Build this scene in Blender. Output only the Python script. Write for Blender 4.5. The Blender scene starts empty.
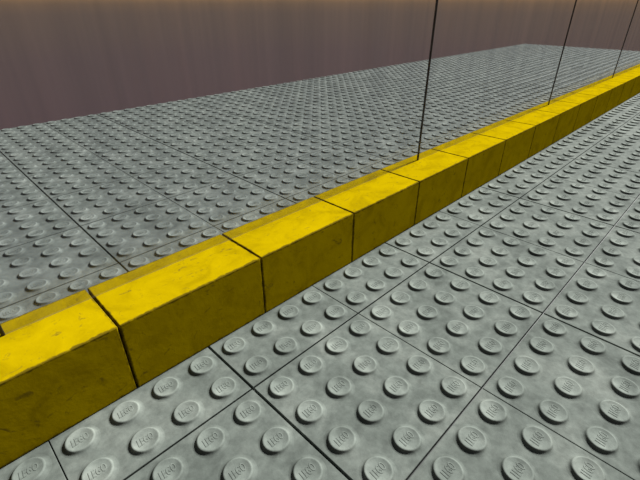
import bpy, bmesh, math, random
from mathutils import Vector, Matrix

# ---------------------------------------------------------------- units
# one stud pitch = 0.2 m; u runs along the kerb (world x), v runs away from the viewer (world y)
S = 0.2
SC = bpy.context.scene
COL = SC.collection
random.seed(4)

# ---------------------------------------------------------------- camera
FPX, PITCH, YAW = 416.55, 0.5250, 0.7836
CU, CV, CH = -3.836, -6.1625, 8.3205
cd = bpy.data.cameras.new('camera')
cd.sensor_fit = 'HORIZONTAL'; cd.sensor_width = 36.0
cd.lens = FPX / 640.0 * 36.0
cd.clip_start = 0.02; cd.clip_end = 500
cam = bpy.data.objects.new('camera', cd); COL.objects.link(cam)
fw = Vector((math.cos(PITCH)*math.cos(YAW), math.cos(PITCH)*math.sin(YAW), -math.sin(PITCH)))
rt = Vector((math.sin(YAW), -math.cos(YAW), 0.0))
up = rt.cross(fw)
cam.matrix_world = Matrix(((rt.x, up.x, -fw.x, CU*S), (rt.y, up.y, -fw.y, CV*S), (rt.z, up.z, -fw.z, CH*S), (0, 0, 0, 1)))
SC.camera = cam

# ---------------------------------------------------------------- world, sun, exposure
def lin(c):
    return tuple((x/255/12.92 if x/255 <= 0.04045 else ((x/255+0.055)/1.055)**2.4) for x in c) + (1.0,)

def N(nt, t, loc=(0, 0), **kw):
    n = nt.nodes.new(t); n.location = loc
    for k, v in kw.items():
        if k in n.inputs.keys(): n.inputs[k].default_value = v
        else: setattr(n, k, v)
    return n

def ramp(nt, stops, interp='LINEAR'):
    r = nt.nodes.new('ShaderNodeValToRGB'); cr = r.color_ramp; cr.interpolation = interp
    cr.elements[0].position = stops[0][0]; cr.elements[0].color = stops[0][1]
    cr.elements[1].position = stops[-1][0]; cr.elements[1].color = stops[-1][1]
    for p, c in stops[1:-1]:
        e = cr.elements.new(p); e.color = c
    return r

def g(v): return (v, v, v, 1.0)

w = bpy.data.worlds.new('dusk_haze_sky'); SC.world = w; w.use_nodes = True
nt = w.node_tree; nt.nodes.clear(); L = nt.links.new
tc = N(nt, 'ShaderNodeTexCoord'); sp = N(nt, 'ShaderNodeSeparateXYZ'); L(tc.outputs['Generated'], sp.inputs[0])
mr = N(nt, 'ShaderNodeMapRange'); mr.inputs['From Min'].default_value = -0.4; mr.inputs['From Max'].default_value = 0.6
L(sp.outputs['Z'], mr.inputs['Value'])
def zp(z): return (z + 0.4)
sky = ramp(nt, [(0.0, lin((91, 76, 77))), (zp(-.20), lin((95, 79, 79))), (zp(-.10), lin((98, 83, 80))), (zp(-.055), lin((103, 88, 80))),
                (zp(-.025), lin((107, 91, 80))), (zp(-.008), lin((120, 99, 80))), (zp(.012), lin((172, 132, 90))),
                (zp(.10), lin((118, 100, 88))), (1.0, lin((60, 66, 74)))])
L(mr.outputs[0], sky.inputs[0])
# faint upright streaks of haze: noise that changes with the compass direction only
cx = N(nt, 'ShaderNodeCombineXYZ'); L(sp.outputs['X'], cx.inputs[0]); L(sp.outputs['Y'], cx.inputs[1])
nm = N(nt, 'ShaderNodeVectorMath', operation='NORMALIZE'); L(cx.outputs[0], nm.inputs[0])
cz = N(nt, 'ShaderNodeVectorMath', operation='MULTIPLY_ADD'); L(nm.outputs[0], cz.inputs[0]); cz.inputs[1].default_value = (30, 30, 30)
L(tc.outputs['Generated'], cz.inputs[2])
no = N(nt, 'ShaderNodeTexNoise', Scale=1.0, Detail=3.0); L(cz.outputs[0], no.inputs['Vector'])
sr = N(nt, 'ShaderNodeMapRange'); L(no.outputs[0], sr.inputs['Value'])
sr.inputs['From Min'].default_value = .3; sr.inputs['From Max'].default_value = .7
sr.inputs['To Min'].default_value = .955; sr.inputs['To Max'].default_value = 1.045
bg = N(nt, 'ShaderNodeBackground'); L(sky.outputs[0], bg.inputs[0]); L(sr.outputs[0], bg.inputs[1])
wo = N(nt, 'ShaderNodeOutputWorld'); L(bg.outputs[0], wo.inputs[0])

SUN_AZ, SUN_EL = math.radians(-2.2), math.radians(39.0)
sl = bpy.data.lights.new('sun', 'SUN'); sl.energy = 8.9; sl.angle = math.radians(7); sl.color = (1.0, 0.995, 0.965)
sun = bpy.data.objects.new('sun', sl); COL.objects.link(sun)
sd = Vector((math.cos(SUN_EL)*math.cos(SUN_AZ), math.cos(SUN_EL)*math.sin(SUN_AZ), math.sin(SUN_EL)))
sun.rotation_euler = sd.to_track_quat('Z', 'Y').to_euler(); sun.location = (10, 0, 8)

vs = SC.view_settings
vs.view_transform = 'Standard'; vs.look = 'None'; vs.gamma = 1.0; vs.use_curve_mapping = False; vs.exposure = 0.0

# ---------------------------------------------------------------- materials
def new_mat(name):
    m = bpy.data.materials.new(name); m.use_nodes = True
    t = m.node_tree; t.nodes.clear()
    b = N(t, 'ShaderNodeBsdfPrincipled'); o = N(t, 'ShaderNodeOutputMaterial'); t.links.new(b.outputs[0], o.inputs[0])
    return m, t, b

def mixc(t, fac, a, b, mode='MIX'):
    m = N(t, 'ShaderNodeMix', data_type='RGBA', blend_type=mode)
    for sock, val in ((m.inputs[0], fac), (m.inputs[6], a), (m.inputs[7], b)):
        if hasattr(val, 'is_output'): t.links.new(val, sock)
        else: sock.default_value = val
    return m.outputs[2]

def grey_plastic():
    m, t, b = new_mat('weathered_grey_plastic'); L = t.links.new
    geo = N(t, 'ShaderNodeNewGeometry')
    n1 = N(t, 'ShaderNodeTexNoise', Scale=3.2, Detail=6.0, Roughness=.62, Distortion=.6); L(geo.outputs['Position'], n1.inputs['Vector'])
    n2 = N(t, 'ShaderNodeTexNoise', Scale=19.0, Detail=5.0, Roughness=.6); L(geo.outputs['Position'], n2.inputs['Vector'])
    r1 = ramp(t, [(.32, (.094, .108, .096, 1)), (.5, (.131, .149, .133, 1)), (.66, (.172, .191, .170, 1))]); L(n1.outputs[0], r1.inputs[0])
    r2 = ramp(t, [(.3, g(.74)), (.7, g(1.18))]); L(n2.outputs[0], r2.inputs[0])
    c = mixc(t, 1.0, r1.outputs[0], r2.outputs[0], 'MULTIPLY')
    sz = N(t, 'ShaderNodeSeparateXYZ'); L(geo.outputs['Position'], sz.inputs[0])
    wz = N(t, 'ShaderNodeMapRange'); L(sz.outputs[2], wz.inputs['Value'])   # colour paler with height, on the stud tops
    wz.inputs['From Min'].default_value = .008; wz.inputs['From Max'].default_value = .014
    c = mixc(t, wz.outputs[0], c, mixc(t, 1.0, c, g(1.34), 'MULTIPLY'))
    L(c, b.inputs['Base Color'])
    b.inputs['Roughness'].default_value = .9; b.inputs['Specular IOR Level'].default_value = .12
    bp = N(t, 'ShaderNodeBump'); bp.inputs['Strength'].default_value = .35; bp.inputs['Distance'].default_value = .006
    L(n2.outputs[0], bp.inputs['Height']); L(bp.outputs[0], b.inputs['Normal'])
    return m

def yellow_paint():
    m, t, b = new_mat('scuffed_yellow_paint'); L = t.links.new
    geo = N(t, 'ShaderNodeNewGeometry'); tco = N(t, 'ShaderNodeTexCoord')
    n1 = N(t, 'ShaderNodeTexNoise', Scale=6.0, Detail=5.0, Roughness=.6, Distortion=.8); L(geo.outputs['Position'], n1.inputs['Vector'])
    r1 = ramp(t, [(.32, (.30, .208, .0008, 1)), (.5, (.385, .270, .0006, 1)), (.7, (.43, .305, .0006, 1))]); L(n1.outputs[0], r1.inputs[0])
    # small dark scuffs
    mp = N(t, 'ShaderNodeMapping'); mp.inputs['Scale'].default_value = (1.0, 1.6, 1.3); mp.inputs['Rotation'].default_value = (0.2, 0.1, .5)
    L(geo.outputs['Position'], mp.inputs[0])
    n2 = N(t, 'ShaderNodeTexNoise', Scale=13.0, Detail=7.0, Roughness=.68, Distortion=1.2); L(mp.outputs[0], n2.inputs['Vector'])
    r2 = ramp(t, [(.315, g(1.0)), (.405, g(0.0))]); L(n2.outputs[0], r2.inputs[0])
    c = mixc(t, r2.outputs[0], r1.outputs[0], (.20, .14, .008, 1))
    # dirt worn into the edges of every block (block-local coordinates: half sizes 2 x 1 x 1 studs)
    ab = N(t, 'ShaderNodeVectorMath', operation='ABSOLUTE'); L(tco.outputs['Object'], ab.inputs[0])
    sx = N(t, 'ShaderNodeSeparateXYZ'); L(ab.outputs[0], sx.inputs[0])
    ds = []
    for k, h in ((0, 2*S), (1, S), (2, S)):
        q = N(t, 'ShaderNodeMath', operation='SUBTRACT'); q.inputs[0].default_value = h; L(sx.outputs[k], q.inputs[1]); ds.append(q.outputs[0])
    def op(o, a, bb):
        q = N(t, 'ShaderNodeMath', operation=o)
        for s, v in ((q.inputs[0], a), (q.inputs[1], bb)):
            if hasattr(v, 'is_output'): L(v, s)
            else: s.default_value = v
        return q.outputs[0]
    # second smallest of the three distances = distance to the nearest edge
    mn = op('MINIMUM', ds[0], ds[1]); mx = op('MAXIMUM', ds[0], ds[1])
    second = op('MAXIMUM', mn, op('MINIMUM', mx, ds[2]))
    n3 = N(t, 'ShaderNodeTexNoise', Scale=26.0, Detail=5.0, Roughness=.65); L(geo.outputs['Position'], n3.inputs['Vector'])
    wob = op('MULTIPLY', op('SUBTRACT', n3.outputs[0], .5), .032)
    e = N(t, 'ShaderNodeMapRange'); L(op('ADD', second, wob), e.inputs['Value'])
    e.inputs['From Min'].default_value = .005; e.inputs['From Max'].default_value = .014
    e.inputs['To Min'].default_value = .85; e.inputs['To Max'].default_value = 0.0
    c = mixc(t, e.outputs[0], c, (.075, .052, .006, 1))
    L(c, b.inputs['Base Color'])
    b.inputs['Roughness'].default_value = .9; b.inputs['Specular IOR Level'].default_value = .0
    bp = N(t, 'ShaderNodeBump'); bp.inputs['Strength'].default_value = .3; bp.inputs['Distance'].default_value = .004
    L(n3.outputs[0], bp.inputs['Height']); L(bp.outputs[0], b.inputs['Normal'])
    return m

def plain(name, col, rough=.6, metal=0.0):
    m, t, b = new_mat(name); L = t.links.new
    n = N(t, 'ShaderNodeTexNoise', Scale=30.0, Detail=3.0)
    r = ramp(t, [(.3, tuple(x*.75 for x in col[:3])+(1,)), (.7, tuple(x*1.2 for x in col[:3])+(1,))]); L(n.outputs[0], r.inputs[0])
    L(r.outputs[0], b.inputs['Base Color']); b.inputs['Roughness'].default_value = rough; b.inputs['Metallic'].default_value = metal
    return m

def streaky_glass():
    m = bpy.data.materials.new('streaky_smoked_glass'); m.use_nodes = True
    t = m.node_tree; t.nodes.clear(); L = t.links.new
    geo = N(t, 'ShaderNodeNewGeometry')
    mp = N(t, 'ShaderNodeMapping'); mp.inputs['Scale'].default_value = (1.0, 1.0, .03); L(geo.outputs['Position'], mp.inputs[0])
    n = N(t, 'ShaderNodeTexNoise', Scale=6.0, Detail=6.0, Roughness=.7); L(mp.outputs[0], n.inputs['Vector'])
    r = ramp(t, [(.3, (.845, .85, .875, 1)), (.7, (.955, .95, .96, 1))]); L(n.outputs[0], r.inputs[0])
    tr = N(t, 'ShaderNodeBsdfTransparent'); L(r.outputs[0], tr.inputs[0])
    gl = N(t, 'ShaderNodeBsdfGlossy', Roughness=.04); lw = N(t, 'ShaderNodeLayerWeight', Blend=.5)
    pw5 = N(t, 'ShaderNodeMath', operation='POWER'); L(lw.outputs['Facing'], pw5.inputs[0]); pw5.inputs[1].default_value = 5.0
    fr = N(t, 'ShaderNodeMath', operation='MULTIPLY_ADD'); L(pw5.outputs[0], fr.inputs[0]); fr.inputs[1].default_value = .04; fr.inputs[2].default_value = .015
    m1 = N(t, 'ShaderNodeMixShader'); L(fr.outputs[0], m1.inputs[0]); L(tr.outputs[0], m1.inputs[1]); L(gl.outputs[0], m1.inputs[2])
    df = N(t, 'ShaderNodeBsdfDiffuse', Color=(.5, .48, .5, 1))
    r2 = ramp(t, [(.36, g(.07)), (.64, g(.012))]); L(n.outputs[0], r2.inputs[0])
    m2 = N(t, 'ShaderNodeMixShader'); L(r2.outputs[0], m2.inputs[0]); L(m1.outputs[0], m2.inputs[1]); L(df.outputs[0], m2.inputs[2])
    o = N(t, 'ShaderNodeOutputMaterial'); L(m2.outputs[0], o.inputs[0])
    return m

M_GREY = grey_plastic(); M_YEL = yellow_paint()
M_DARK = plain('dark_under_slab', (.022, .024, .022)); M_POST = plain('blackened_steel', (.024, .019, .016), .55, .3)
M_GLASS = streaky_glass()

# ---------------------------------------------------------------- helpers
def link(name, me, mat, parent=None):
    o = bpy.data.objects.new(name, me); COL.objects.link(o)
    if mat and not me.materials: me.materials.append(mat)
    o.parent = parent
    return o

def bm_mesh(bm, name, smooth=True):
    me = bpy.data.meshes.new(name); bm.to_mesh(me); bm.free()
    if smooth:
        for p in me.polygons: p.use_smooth = True
        me.set_sharp_from_angle(angle=math.radians(32))
        for p in me.polygons:
            if p.area > .008: p.use_smooth = False      # broad flat faces stay flat
    return me

def box(bm, c, s):
    r = bmesh.ops.create_cube(bm, size=1.0)
    bmesh.ops.scale(bm, verts=r['verts'], vec=s); bmesh.ops.translate(bm, verts=r['verts'], vec=c)
    return r['verts']

def lathe(bm, cx, cy, prof, seg):
    rings = []
    for (r, z) in prof:
        rings.append([bm.verts.new((cx + r*math.cos(2*math.pi*i/seg), cy + r*math.sin(2*math.pi*i/seg), z)) for i in range(seg)])
    for a, b in zip(rings, rings[1:]):
        for i in range(seg):
            bm.faces.new((a[i], a[(i+1) % seg], b[(i+1) % seg], b[i]))
    bm.faces.new(rings[-1])

# raised lettering of a stud top
def letters():
    cu = bpy.data.curves.new('letters', 'FONT'); cu.body = 'LEGO'; cu.size = 1.0
    cu.align_x = 'CENTER'; cu.align_y = 'CENTER'; cu.resolution_u = 2; cu.shear = .18; cu.offset = .014
    cu.extrude = .05
    o = bpy.data.objects.new('letters', cu); COL.objects.link(o)
    dg = bpy.context.evaluated_depsgraph_get(); dg.update()
    me = bpy.data.meshes.new_from_object(o.evaluated_get(dg))
    xs = [v.co.x for v in me.vertices]; ys = [v.co.y for v in me.vertices]
    w_, h_ = max(xs)-min(xs), max(ys)-min(ys); cx_, cy_ = (max(xs)+min(xs))/2, (max(ys)+min(ys))/2
    pts = [((v.co.x-cx_)/w_, (v.co.y-cy_)/h_, (1 if v.co.z > 0 else -1)) for v in me.vertices]
    fs = [tuple(p.vertices) for p in me.polygons]
    bpy.data.objects.remove(o); bpy.data.curves.remove(cu); bpy.data.meshes.remove(me)
    return pts, fs
LP, LF = letters()

R_ST, H_ST, T_PL = .303*S, .077*S, .16*S
GAP = .022*S
def plate_bm(bm, ox, oy, rows, seg=28, fine=True):
    """4 x 4 stud plate, top at z=0, local origin at its centre; rows = stud rows it shows"""
    h = 2*S - GAP
    if not fine:
        q = [[bm.verts.new((ox+sx*h, oy+sy*h, z)) for sx, sy in ((-1, -1), (1, -1), (1, 1), (-1, 1))] for z in (-T_PL, 0)]
        bm.faces.new(q[1]); bm.faces.new(q[0][::-1])
        for a in range(4): bm.faces.new((q[0][a], q[0][(a+1) % 4], q[1][(a+1) % 4], q[1][a]))
    else:
        vs_ = box(bm, (ox, oy, -T_PL/2), (2*h, 2*h, T_PL))
        es = [e for e in {e for v in vs_ for e in v.link_edges} if all(abs(v.co.z) < 1e-6 for v in e.verts)]
        bmesh.ops.bevel(bm, geom=es, offset=.012*S, segments=2, profile=.5, affect='EDGES')
    for j in rows:
        for i in range(4):
            x = ox + (i-1.5)*S; y = oy + (j-1.5)*S
            r, H = R_ST, H_ST
            if fine:
                pr = [(r*1.34, -.0002), (r*1.20, H*.07), (r*1.10, H*.24), (r*1.03, H*.55), (r*.985, H*.82), (r*.95, H*.95), (r*.90, H), (r*.84, H*.98), (r*.80, H*.90), (r*.0001, H*.90)]
            else:
                pr = [(r*1.3, -.0002), (r*1.10, H*.24), (r*1.0, H*.8), (r*.92, H)]
            lathe(bm, x, y, pr, seg)
            if fine:
                k = len(bm.verts)
                nv = [bm.verts.new((x + p[0]*r*1.15, y + p[1]*r*.66, H*(.99 if p[2] > 0 else .80))) for p in LP]
                for f in LF:
                    try: bm.faces.new([nv[q] for q in f])
                    except ValueError: pass

def make_plate_mesh(name, rows):
    bm = bmesh.new(); plate_bm(bm, 0, 0, rows)
    return bm_mesh(bm, name)

# ---------------------------------------------------------------- floor
U0, U1, V0, V1 = -12, 96, -16, 32
bm = bmesh.new()
box(bm, ((U0+U1)/2*S, (V0+V1)/2*S, -.13*S - .5*S), ((U1-U0)*S, (V1-V0)*S, 1.0*S))
floor = link('floor', bm_mesh(bm, 'floor', False), M_DARK)
floor['kind'] = 'structure'
floor['label'] = 'wide floor of weathered grey studded square plates on both sides of the yellow kerb'

def project(u, v, z=0.0):
    d = Vector((u-CU, v-CV, z-CH)); Z = d.dot(fw)
    if Z < .3: return None
    return 320 + FPX*d.dot(rt)/Z, 240 - FPX*d.dot(up)/Z

def seen_size(u, v):
    """pixels of a plate inside the frame, sampled"""
    c = project(u, v)
    if c is None: return 0
    n = 0; step = []
    for i in range(9):
        for j in range(9):
            q = project(u-2+4*i/8, v-2+4*j/8)
            if q and 0 <= q[0] <= 640 and 0 <= q[1] <= 480:
                # hidden behind the kerb?
                vv = v-2+4*j/8
                if 2 <= vv <= 4: continue
                if vv > 4:
                    t = (4-CV)/(vv-CV)
                    if CH*(1-t) < 2: continue
                n += 1
    d = (Vector((u-CU, v-CV, -CH))).length
    return n / d**3

cells = []
for iu in range(U0//4, U1//4):
    for iv in range(V0//4, V1//4):
        u, v = iu*4+2, iv*4+2
        cells.append((seen_size(u, v), iu, iv, u, v))
cells.sort(reverse=True)
near, rest = cells[:100], cells[100:]
full = make_plate_mesh('studded_plate', (0, 1, 2, 3))
half = make_plate_mesh('studded_plate_edge', (0, 1))
for me in (full, half): me.materials.append(M_GREY)
def shift(iu): return (.010*S if iu % 2 == 0 else -.010*S)
for _, iu, iv, u, v in near:
    o = link('studded_plate', half if iv == 0 else full, None, floor)
    o.location = (u*S + shift(iu), v*S, 0)
bm = bmesh.new()
for _, iu, iv, u, v in rest:
    plate_bm(bm, u*S + shift(iu), v*S, (0, 1) if iv == 0 else (0, 1, 2, 3), 14, False)
o = link('studded_plate_field', bm_mesh(bm, 'studded_plate_field'), M_GREY, floor)
o['kind'] = 'stuff'

# ---------------------------------------------------------------- kerb blocks
def block_mesh():
    bm = bmesh.new()
    box(bm, (0, 0, 0), (4*S - .045*S, 2*S, 2*S - .002*S))
    bmesh.ops.bevel(bm, geom=list(bm.edges), offset=.03*S, segments=3, profile=.5, affect='EDGES')
    return bm_mesh(bm, 'kerb_block')
bme = block_mesh(); bme.materials.append(M_YEL)
LAB = {
 -10: 'yellow kerb block just past the left edge of the view',
 -6: 'nearest yellow kerb block in view, cut by the left edge, black scuffs on top',
 -2: 'large yellow kerb block, second from the left edge, wide dirty joint at its left',
 2: 'third yellow kerb block from the left, speckled stains on its front face',
 6: 'yellow kerb block directly before the one carrying the tall nearest black post',
 10: 'yellow kerb block that the tall nearest black post stands on',
 14: 'first yellow kerb block beyond the one with the tall nearest black post',
 18: 'second yellow kerb block beyond the tall nearest black post, midway between two posts',
 22: 'yellow kerb block directly before the one carrying the middle thin post',
 26: 'yellow kerb block that the middle of the three thin posts stands on',
 30: 'first yellow kerb block beyond the one with the middle thin post',
 34: 'second yellow kerb block beyond the middle post, midway to the far post',
 38: 'small-looking yellow kerb block directly before the one with the far right post',
 42: 'yellow kerb block that the far right thin post stands on',
 46: 'first yellow kerb block beyond the one with the far right post',
 50: 'second yellow kerb block beyond the far right post, near the right edge',
 54: 'farthest yellow kerb block in view, cut by the right edge',
 58: 'yellow kerb block just past the right edge of the view',
}
for u in sorted(LAB):
    o = link('kerb_block', bme, None)
    o.location = ((u+2)*S, 3*S, 1.0*S + .0005)
    o['label'] = LAB[u]; o['category'] = 'kerb block'; o['group'] = 'yellow kerb blocks in a row across the studded floor'

# ---------------------------------------------------------------- posts and glass
TOP = 13.0
bm = bmesh.new()
pw = .08*S
box(bm, (0, 0, (TOP-2)*S/2), (pw, pw, (TOP-2)*S))
bmesh.ops.bevel(bm, geom=[e for e in bm.edges if abs(e.verts[0].co.z-e.verts[1].co.z) > .1], offset=.022*S, segments=2, profile=.5, affect='EDGES')
pme = bm_mesh(bm, 'fence_post'); pme.materials.append(M_POST)
PL = {-4: 'black post whose foot just shows at the left edge, on the yellow kerb',
      12: 'tall nearest black metal post rising from the yellow kerb near the picture centre',
      28: 'thin dark post in the middle of the three upright posts, on the yellow kerb',
      44: 'thinnest far dark post near the right edge, on the yellow kerb',
      60: 'dark post on the yellow kerb just past the right edge of the view'}
for u in sorted(PL):
    o = link('fence_post', pme, None); o.location = ((u+.12)*S, 3.5*S, 2*S)
    o['label'] = PL[u]; o['category'] = 'post'; o['group'] = 'thin dark posts along the kerb'
bm = bmesh.new()
box(bm, (0, 0, (TOP-2)*S/2), (16*S - pw*1.02, .05*S, (TOP-2)*S))
gme = bm_mesh(bm, 'glass_panel', False); gme.materials.append(M_GLASS)
GL = {-4: 'widest nearest pane of streaky clear glass, between the left edge and the tall black post',
      12: 'streaky clear glass pane between the tall nearest post and the middle post',
      28: 'streaky clear glass pane between the middle post and the far right post',
      44: 'streaky clear glass pane beyond the far right post, at the right edge'}
for u in sorted(GL):
    o = link('glass_panel', gme, None); o.location = ((u+8.12)*S, 3.5*S, 2*S + .0006)
    o['label'] = GL[u]; o['category'] = 'glass pane'; o['group'] = 'glass panes standing on the kerb'
